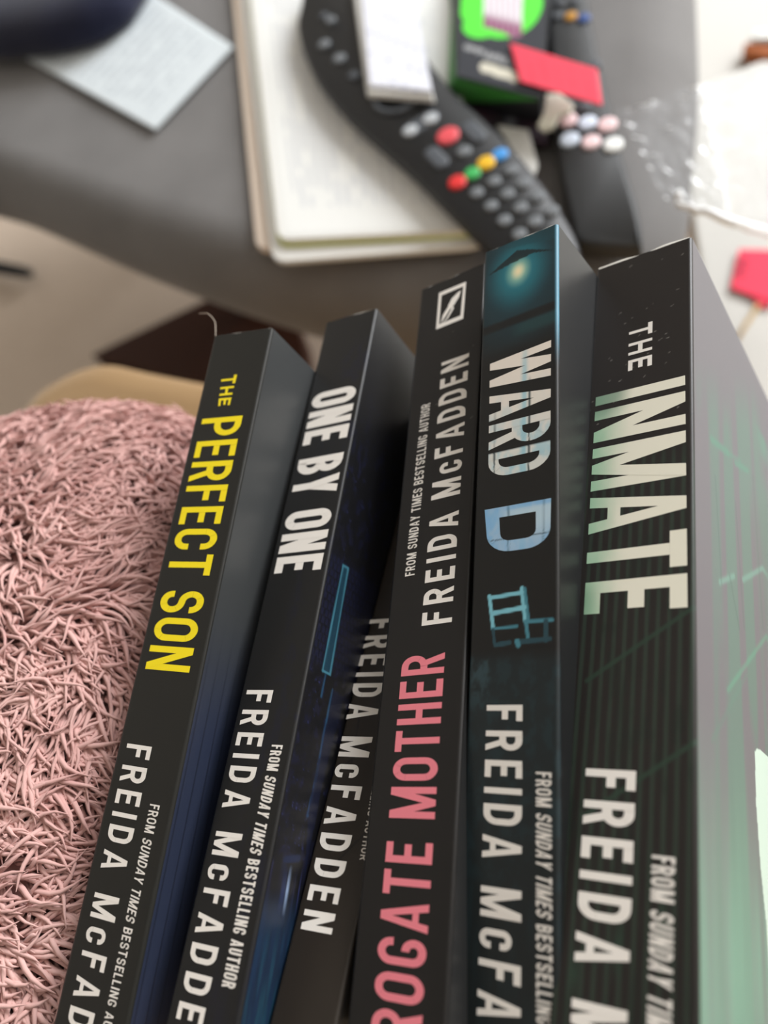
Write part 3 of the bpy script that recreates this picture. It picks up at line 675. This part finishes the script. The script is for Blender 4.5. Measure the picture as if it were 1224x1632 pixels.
# ------------------------------------------------------------------ things on the ottoman
def sheet(name, corners, z, fn, nu, nv, parent=None, thick=.0004, m=None, zf=None):
    """printed flat sheet: four pixel corners seen at height z, colour fn(px, py) -> list of colours"""
    c = np.array(corners, float); us = np.linspace(0, 1, nu); vs_ = np.linspace(0, 1, nv); U, V_ = np.meshgrid(us, vs_, indexing='ij'); U = U.ravel()[:, None]; V_ = V_.ravel()[:, None]
    W4 = np.array([at(*p, z) for p in c]); XY = (W4[0] * (1 - U) + W4[1] * U) * (1 - V_) + (W4[3] * (1 - U) + W4[2] * U) * V_
    Z = np.full(len(XY), z) if zf is None else zf(U.ravel(), V_.ravel(), XY)
    P = np.column_stack([XY, Z]); cc = (P - np.array([0, 0, H])) @ M; px = CW / 2 + F * cc[:, 0] / cc[:, 2]; py = CH / 2 + F * cc[:, 1] / cc[:, 2]
    idx = np.arange(nu * nv).reshape(nu, nv); q = np.stack([idx[:-1, :-1], idx[1:, :-1], idx[1:, 1:], idx[:-1, 1:]], -1).reshape(-1, 4)
    me = np_mesh(name, P, q); col = fn(px, py, U.ravel(), V_.ravel())
    a = me.color_attributes.new('print', 'FLOAT_COLOR', 'POINT'); a.data.foreach_set('color', np.concatenate([col, np.ones((len(col), 1))], 1).astype(np.float32).ravel())
    bm = bmesh.new(); bm.from_mesh(me); bm.normal_update()
    if sum(f.normal.z for f in bm.faces) < 0: bmesh.ops.reverse_faces(bm, faces=bm.faces)
    if thick:
        r = bmesh.ops.extrude_face_region(bm, geom=bm.faces[:]); nvs = [e for e in r['geom'] if isinstance(e, bmesh.types.BMVert)]
        bmesh.ops.translate(bm, vec=(0, 0, thick), verts=nvs)
    bm.normal_update(); bm.to_mesh(me); bm.free()
    return link(name, me, m or m_sheet, parent)
m_sheet = mat('printed paper', (240, 240, 238), .7, .3, attr='print')
m_paper = mat('white paper', (236, 236, 232), .8, .3)
m_cream = mat('cream paper edge', (206, 196, 178), .85, .2)
def printed(base, ink, row=.05, dens=.5, seed=1, axis='v', mg=.08):
    g = VN(seed)
    def fn(px, py, u, v):
        a, b = (v, u) if axis == 'v' else (u, v)
        c = np.tile(lin(base), (len(px), 1)); r_ = (a / row) % 1; on = (r_ > .35) & (r_ < .75) & (b > mg) & (b < 1 - mg) & (a > mg) & (a < 1 - mg)
        words = g(b * 26 + np.floor(a / row) * 7.7, np.floor(a / row) * 3.1) > .35
        return mix(c, ink, on * words * dens)
    return fn
PZ = Z_POUF
tag(sheet('paper_sheet', [(14, 78), (248, 208), (372, 76), (150, -70)], PZ + .0035, printed((214, 222, 226), (168, 176, 184), .045, .55, 5, 'u'), 110, 60, thick=.0012), 'white printed paper sheet sticking out from under the navy pouch', 'paper')
m_navy = mat('navy fabric', (22, 27, 56), .85, .3, noise=(12, (14, 18, 42)), bump=(300, .3, .001), sheen=.2)
no = catmull(px_outline([(-120, -130), (60, -150), (215, -90), (205, -20), (150, 28), (90, 50), (30, 60), (-60, 62), (-150, 20)], PZ + .03), 6)
v, f = slab_geo(no, [(.012, PZ + .005), (.003, PZ + .008), (0, PZ + .016), (.002, PZ + .026), (.008, PZ + .034), (.02, PZ + .04), (.035, PZ + .043)])
tag(link('pouch', mesh('pouch', v, f), m_navy, smooth=True), 'navy blue fabric pouch with a rounded edge, top left corner', 'pouch')

# stack of booklets and the open notebook
def booklet(label, corners, r, z0, z1, m, leaves=6):
    e = empty('booklet', (*at(560, 200, z0), z0), label, 'booklet', 'booklets stacked on the ottoman')
    o = rrect(px_outline(corners, z1), r)
    pr = []
    for i in range(leaves + 1):
        z = z0 + (z1 - z0) * i / leaves; pr += [(0 if i % 2 else .0007, z)]
    v, f = slab_geo(o, pr); link('leaves', mesh('leaves', v, f), m, e); return e
m_beige = mat('beige cover', (216, 200, 184), .7, .3)
booklet('lowest booklet of the stack with a beige cover, under the notebook', [(362, -90), (408, 398), (770, 386), (690, -90)], .010, PZ + .0006, PZ + .0056, m_beige)
booklet('middle white booklet of the stack, its lower corner poking out under the notebook', [(374, -90), (434, 418), (775, 392), (700, -90)], .012, PZ + .0058, PZ + .0096, m_paper)
nb = empty('notebook', (*at(570, 200, PZ + .01), PZ + .01), 'open white notebook with faint writing and a lime edge, beneath the remote control', 'notebook')
m_lime = mat('lime cover', (204, 214, 120), .6)
no_ = px_outline([(386, -90), (443, 392), (768, 374), (705, -90)], PZ + .012)
slab('cover', rrect(no_, .010), PZ + .0098, PZ + .0108, 0, m_lime, nb)['label'] = 'lime green back cover'
no_ = px_outline([(388, -90), (443, 382), (764, 366), (705, -90)], PZ + .015)
slab('leaves', rrect(no_, .010), PZ + .0108, PZ + .0150, .0004, m_paper, nb)
sheet('page', [(398, -80), (455, 374), (752, 360), (700, -80)], PZ + .0152, printed((238, 239, 236), (196, 200, 208), .05, .5, 8, 'v', .07), 90, 120, nb, 0)

m_black = mat('black plastic', (34, 35, 37), .45, .4, bump=(600, .1, .0002))
m_blk2 = mat('black gloss plastic', (56, 57, 58), .55, .3)
m_key = mat('grey rubber key', (112, 116, 120), .55)
m_keyd = mat('dark grey key', (78, 82, 88), .55)
m_keyl = mat('pale key', (176, 180, 184), .5)
KC = {n: mat(n + ' key', c, .45) for n, c in dict(red=(220, 48, 48), rose=(226, 84, 92), green=(64, 176, 92), yellow=(236, 186, 40), blue=(70, 150, 220)).items()}
def key(parent, px, py, z, r, m, ln=0, ang=0, h=.0018):
    x, y = at(px, py, z); n = 14; o = []
    for i in range(n):
        a = 2 * math.pi * i / n; o.append([math.cos(a) * r + (ln / 2 if math.cos(a) > 0 else -ln / 2), math.sin(a) * r])
    ca, sa = math.cos(ang), math.sin(ang); o = [(x + p[0] * ca - p[1] * sa, y + p[0] * sa + p[1] * ca) for p in o]
    v, f = slab_geo(o, [(0, z - .0006), (0, z + h * .6), (r * .12, z + h * .9), (r * .35, z + h)])
    return link('key', mesh('key', v, f), m, parent, True)
r1z0, r1z1 = PZ + .0156, PZ + .0300
r1 = empty('remote_control', (*at(690, 220, r1z0), r1z0), 'long black remote control with red, green, yellow and blue keys lying on the notebook', 'remote control')
ol = catmull(px_outline([(476, 12), (472, 42), (484, 85), (506, 128), (550, 180), (597, 222), (650, 268), (700, 318), (760, 378), (800, 415), (850, 440), (910, 428), (925, 395), (900, 340), (858, 280), (812, 226), (775, 190), (722, 140), (660, 60), (610, -20), (565, -60), (510, -50), (484, -20)], r1z1), 4)
v, f = slab_geo(ol, [(.004, r1z0), (.001, r1z0 + .003), (0, r1z0 + .007), (.001, r1z1 - .002), (.003, r1z1)])
link('body', mesh('body', v, f), m_black, r1, True)
x1, y1 = at(600, 120, r1z1); x2, y2 = at(800, 330, r1z1); AX = math.atan2(y2 - y1, x2 - x1)
for px, py, r, m in [(516, 27, .0035, m_keyd), (527, 34, .0042, m_key), (517, 72, .0048, m_key), (541, 95, .005, m_key), (564, 122, .0042, m_keyd),
    (654, 210, .0052, m_keyl), (686, 191, .0052, m_keyl), (714, 218, .0075, KC['rose']), (740, 243, .0048, m_key),
    (729, 292, .0058, KC['red']), (753, 278, .0052, KC['green']), (775, 261, .0058, KC['yellow']), (797, 248, .0052, KC['blue']),
    (760, 309, .0042, m_key), (788, 291, .0042, m_key), (815, 273, .0042, m_key), (783, 330, .0042, m_key), (809, 311, .0042, m_key), (835, 294, .0042, m_key),
    (804, 353, .0042, m_key), (830, 333, .0042, m_key), (858, 315, .0042, m_key), (853, 355, .0042, m_key), (828, 375, .0042, m_key), (880, 338, .0042, m_key)]:
    key(r1, px, py, r1z1, r, m)
key(r1, 755, 212, r1z1, .0052, m_keyd, .012, AX); key(r1, 696, 253, r1z1, .0052, m_keyd, .012, AX); key(r1, 670, 200, r1z1 - .0008, .0068, m_keyd, .014, AX + math.pi / 2)
x, y = at(636, 152, r1z1); tor = [(x + .017 * math.cos(a), y + .017 * math.sin(a), r1z1 + .0008) for a in np.linspace(0, 2 * math.pi, 33)]
tube('navigation_ring', tor, .0022, m_keyd, r1, 8)

lf = empty('folded_leaflet', (*at(625, 80, r1z1), r1z1 + .001), 'white folded leaflet strip with grey lines lying across the remote control', 'leaflet')
lc = [(556, -60), (584, 150), (692, 158), (640, -60)]
lc2 = [(572, -60), (590, 140), (690, 150), (648, -60)]
slab('fold', rrect(px_outline(lc, r1z1 + .006), .0015), r1z1 + .003, r1z1 + .0046, .0004, m_paper, lf)
slab('fold', rrect(px_outline([(560, -60), (587, 147), (691, 155), (645, -60)], r1z1 + .007), .0015), r1z1 + .005, r1z1 + .0064, .0004, m_paper, lf)
def leafprint(px, py, u, v):
    c = np.tile(lin((232, 234, 244)), (len(px), 1)); n = VN(4)
    l = np.abs(((py - px * .35) / 34.) % 1 - .5) < .035
    c = mix(c, (168, 172, 196), l * (n(px * .06, py * .05) > .42) * .7)
    return mix(c, (186, 192, 222), (1 - smooth(.0, .10, u)) * .5)
sheet('front_page', lc2, r1z1 + .0068, leafprint, 50, 90, lf, .0012)

# second remote
r2z0, r2z1 = PZ + .001, PZ + .016
r2 = empty('remote_control', (*at(950, 250, r2z0), r2z0), 'black remote control with pale round keys and blank lower half', 'remote control')
ol = catmull(px_outline([(873, -120), (874, 0), (879, 120), (886, 220), (898, 300), (912, 360), (922, 384), (965, 391), (1012, 392), (1024, 384), (1018, 330), (1000, 272), (986, 226), (966, 140), (948, 60), (932, -30), (915, -120)], r2z1), 4)
v, f = slab_geo(ol, [(.003, r2z0), (0, r2z0 + .004), (0, r2z1 - .004), (.001, r2z1 - .0012), (.003, r2z1)])
link('body', mesh('body', v, f), m_blk2, r2, True)
KW = {n: mat(n + ' white key', c, .45) for n, c in dict(pinkish=(244, 214, 216), bluish=(220, 234, 250), plain=(240, 242, 240)).items()}
for px, py, r, m in [(905, 193, .0058, KW['pinkish']), (936, 197, .0058, KW['bluish']), (968, 200, .006, KW['pinkish']), (908, 224, .006, KW['bluish']), (942, 228, .0058, KW['pinkish']), (977, 232, .006, KW['plain']),
    (910, 28, .0042, mat('amber key', (196, 140, 50), .5)), (931, 31, .0042, mat('navy key', (60, 88, 150), .5)), (889, 27, .0038, m_keyd), (893, 6, .0036, m_keyd), (916, 4, .0036, m_keyd), (948, 106, .0045, m_keyd), (905, 170, .004, m_keyd), (932, 172, .004, m_keyd)]:
    key(r2, px, py, r2z1, r, m)

# dark box with green sides
bz = PZ + .034
bxo = ccw(px_outline([(737, -70), (726, 124), (862, 160), (872, 60), (874, -60)], bz))
box = empty('carton', (*at(800, 60, PZ), PZ + .001), 'small black carton with a bright green disc and green side, beneath the red label', 'box')
m_green = mat('green card', (72, 160, 66), .5)
m_card = mat('black card', (44, 46, 50), .5)
v, f = slab_geo(bxo, [(0, PZ + .001), (0, bz)])
base_ = ccw(px_outline([(716, -80), (704, 164), (862, 206), (884, 60), (886, -60)], PZ + .001)); k0 = min(range(5), key=lambda i: np.linalg.norm(np.array(base_[i]) - np.array(v[0][:2])))
for i in range(5): v[i] = (*base_[(i + k0) % 5], PZ + .001)
bo = link('body', mesh('body', v, f), m_card, box)
bo.data.materials.append(m_green)
sides = [p for p in bo.data.polygons if abs(p.normal.z) < .9]
min(sides, key=lambda p: p.center.x).material_index = 1
def boxtop(px, py, u, v):
    c = np.tile(lin((58, 60, 66)), (len(px), 1)); n = VN(6)
    r = np.hypot((px - 797) / 68, (py - 2) / 60); c = mix(c, (98, 236, 74), (r < 1) + (np.hypot((px - 765) / 28, (py - 44) / 18) < 1))
    lab = inside(px, py, [(772, -60), (835, -60), (832, 58), (818, 62), (800, 52), (770, 44)])
    c = mix(c, (232, 226, 232), lab); c = mix(c, (150, 92, 122), lab * smooth(22, 40, py + (px - 800) * -.25))
    c = mix(c, (176, 150, 170), lab * (np.abs((px / 9.) % 1 - .5) < .12) * .7)
    d = dist_line(px, py, (744, 76), (806, 96)); c = mix(c, (176, 178, 180), (d < 4.5) * (n(px * .25, py * .3) > .25) * .8)
    d = dist_line(px, py, (774, 92), (812, 104)); c = mix(c, (150, 152, 152), (d < 3) * (n(px * .3, py * .3) > .3) * .7)
    d = dist_line(px, py, (772, 108), (822, 124)); c = mix(c, (214, 210, 194), (d < 8))
    return c
sheet('lid', [(739, -68), (728, 122), (861, 157), (872, -60)], bz + .0003, boxtop, 110, 130, box, .0004)
def dim(px, py, u, v):
    n = VN(12); c = np.tile(lin((40, 38, 44)), (len(px), 1)); c = mix(c, (70, 44, 60), n(px * .04, py * .04)); return mix(c, (130, 134, 142), smooth(.6, .8, n(px * .06 + 5, py * .07)) * .7)
wr = sheet('wrapper', [(742, 142), (738, 206), (872, 236), (884, 176)], PZ + .006, dim, 40, 24, None, .003, zf=lambda u, v, XY: PZ + .003 + .004 * vn(u * 5, v * 4))
tag(wr, 'dark crinkled wrapper lying in front of the dark carton', 'wrapper')
def redp(px, py, u, v):
    c = np.tile(lin((238, 76, 96)), (len(px), 1)); n = VN(15); return mix(c, (206, 56, 76), ((v * 6) % 1 < .3) * (n(u * 22, np.floor(v * 6)) > .5) * .35 * (u > .15))
tag(sheet('label_card', [(812, 70), (828, 131), (960, 169), (952, 112)], bz + .0022, redp, 60, 30, None, .0008), 'red paper label lying across the dark carton and the right remote control', 'label')
so_ = ccw(px_outline([(870, 148), (892, 146), (914, 166), (908, 178), (892, 180), (882, 200), (866, 206), (856, 198), (866, 178)], PZ + .024))
m_scrap = mat('cream scrap', (222, 222, 204), .7)
v, f = slab_geo(so_, [(0, PZ + .021), (0, PZ + .023), (.0006, PZ + .0236)])
tag(link('paper_scrap', mesh('paper_scrap', v, f), m_scrap), 'crumpled cream paper scrap beside the pale keys of the right remote control', 'paper scrap')
wo = ccw(px_outline([(792, 200), (842, 206), (857, 262), (852, 277), (842, 276)], PZ + .012))
v, f = slab_geo(wo, [(0, PZ + .0105), (0, PZ + .0117), (.0004, PZ + .012)])
tag(link('paper_slip', mesh('paper_slip', v, f), m_paper), 'pointed white paper slip between the two remote controls', 'paper slip')

# clear plastic over the ottoman's corner and the mat
m_clear = bpy.data.materials.new('clear plastic film'); m_clear.use_nodes = True; nt = m_clear.node_tree; nt.nodes.clear()
out = nt.nodes.new('ShaderNodeOutputMaterial'); mx = nt.nodes.new('ShaderNodeMixShader'); tr = nt.nodes.new('ShaderNodeBsdfTransparent'); gl = nt.nodes.new('ShaderNodeBsdfGlossy'); df = nt.nodes.new('ShaderNodeBsdfDiffuse'); m2 = nt.nodes.new('ShaderNodeMixShader'); fr = nt.nodes.new('ShaderNodeFresnel')
tr.inputs[0].default_value = (.96, .97, .98, 1); gl.inputs['Roughness'].default_value = .3; fr.inputs[0].default_value = 1.1; df.inputs[0].default_value = (.9, .92, .95, 1); m2.inputs[0].default_value = .07
nt.links.new(tr.outputs[0], m2.inputs[1]); nt.links.new(df.outputs[0], m2.inputs[2]); nt.links.new(fr.outputs[0], mx.inputs[0]); nt.links.new(m2.outputs[0], mx.inputs[1]); nt.links.new(gl.outputs[0], mx.inputs[2]); nt.links.new(mx.outputs[0], out.inputs[0])
bag = empty('plastic_bag', (*at(1100, 260, PZ), PZ), 'clear crinkled plastic bag draped over the right edge of the ottoman', 'plastic bag')
nu, nv = 70, 44
A0, A1, A2, A3 = (np.array(p, float) for p in ((985, 178), (1330, 60), (1330, 402), (1062, 318)))
P = []
for i in range(nu):
    for j in range(nv):
        u_, v_ = i / (nu - 1), j / (nv - 1); p = (A0 * (1 - u_) + A1 * u_) * (1 - v_) + (A3 * (1 - u_) + A2 * u_) * v_
        drop = float(smooth(.36, .9, np.array(u_)))
        z = PZ + .020 - drop * (PZ - .07)
        q = at(p[0], p[1], z); w1 = float(fbm(np.array([u_ * 9 + v_ * 3]), np.array([v_ * 6 - u_ * 4]))[0]); w2 = float(vn(np.array([u_ * 24]), np.array([v_ * 17]))[0])
        P.append((q[0], q[1], z + (abs(w1 - .5) * .012 + w2 * .0004) - .002))
idx = np.arange(nu * nv).reshape(nu, nv); Q = np.stack([idx[:-1, :-1], idx[1:, :-1], idx[1:, 1:], idx[:-1, 1:]], -1).reshape(-1, 4)
link('film', np_mesh('film', np.array(P), Q), m_clear, bag, True)
m_glint = mat('white plastic hem', (244, 246, 248), .25, .6)  # opaque white paints the highlight along the clear film's edge
hem_glint = [Vector(P[i * nv + nv - 1]) for i in range(4, nu, 3)]
tube('hem_glint', [tuple(p) for p in hem_glint], [.0016 + .0028 * (i / len(hem_glint)) for i in range(len(hem_glint))], m_glint, bag, 8)
for a, b, c_, r in (((1090, 318), (1083, 312), (1076, 318), .004), ((1176, 288), (1192, 300), (1206, 312), .0055), ((1190, 262), (1200, 272), (1205, 296), .004)):
    zz = PZ + .018 if a[0] < 1100 else .16
    tube('crease', [(*at(*p, zz), zz) for p in (a, b, c_)], [r * .4, r, r * .5], m_glint, bag, 8)  # white tubes stand in for glints on the film's folds

# things on the white mat
tg = empty('swing_tag', (*at(1200, 440, .014), .0135), 'red tag with dark marks and a string on the white mat, right edge', 'tag')
def tagp(px, py, u, v):
    c = np.tile(lin((240, 66, 92)), (len(px), 1)); n = VN(18); return mix(c, (130, 24, 50), inside(px, py, [(1180, 412), (1192, 414), (1184, 446), (1172, 440)]) * (n(px * .3, py * .3) > .35) * .75)
sheet('card', [(1178, 398), (1164, 460), (1236, 486), (1240, 400)], .0165, tagp, 40, 34, tg, .001)
sheet('card_tail', [(1196, 470), (1206, 488), (1222, 492), (1236, 478)], .0150, tagp, 8, 6, tg, .001)
m_str = mat('tan string', (196, 164, 110), .8)
tube('string', [(*at(*p, .015), .015) for p in ((1208, 486), (1200, 500), (1188, 518), (1172, 545))], .0022, m_str, tg, 6)
tr_ = empty('trinket', (*at(1210, 74, .013), .0135), 'small orange brown trinket with a white top, cut off by the right edge', 'trinket')
m_amb = mat('orange brown resin', (170, 92, 40), .4)
slab('body', rrect(px_outline([(1186, 66), (1184, 80), (1250, 92), (1250, 62)], .03), .004), .0135, .03, .004, m_amb, tr_)
slab('top', rrect(px_outline([(1198, 50), (1196, 64), (1250, 66), (1250, 48)], .034), .003), .0301, .037, .003, m_paper, tr_)['label'] = 'white top'
rod = empty('rod', (*at(0, 430, .01), .001), 'short dark rod end on the taupe floor at the left edge', 'rod')
p0 = at(-120, 405, .02); p1 = at(40, 434, .02)
tube('shaft', [(p0[0], p0[1], .02), ((p0[0] + p1[0]) / 2, (p0[1] + p1[1]) / 2, .02), (p1[0], p1[1], .02)], [.012, .012, .009], m_black, rod, 10)
tube('tip', [(p1[0], p1[1], .02), (p1[0] + .012, p1[1] - .003, .02)], [.009, .006], m_blk2, rod, 10)

# a stray fibre caught on the head of the first book
b = BOOKS[1]; hd = lambda x, s_, d: (b['P'] + b['R'] @ np.array([x - b['w'], -s_, d])) / 1000 + np.array([0, 0, H])
pts = catmull([hd(.8, .2, -.25), hd(-.6, -3.5, .5), hd(-2.2, -6.5, 1.0), hd(-5.5, -9.5, 1.0), hd(-9.5, -10.5, 1.5)], 5, False)
fb = tube('stray_fibre', pts, .00011, mat('pale fibre', (190, 176, 160), .8), n=5)
tag(fb, 'thin pale stray fibre curling off the top of the yellow titled paperback', 'fibre')
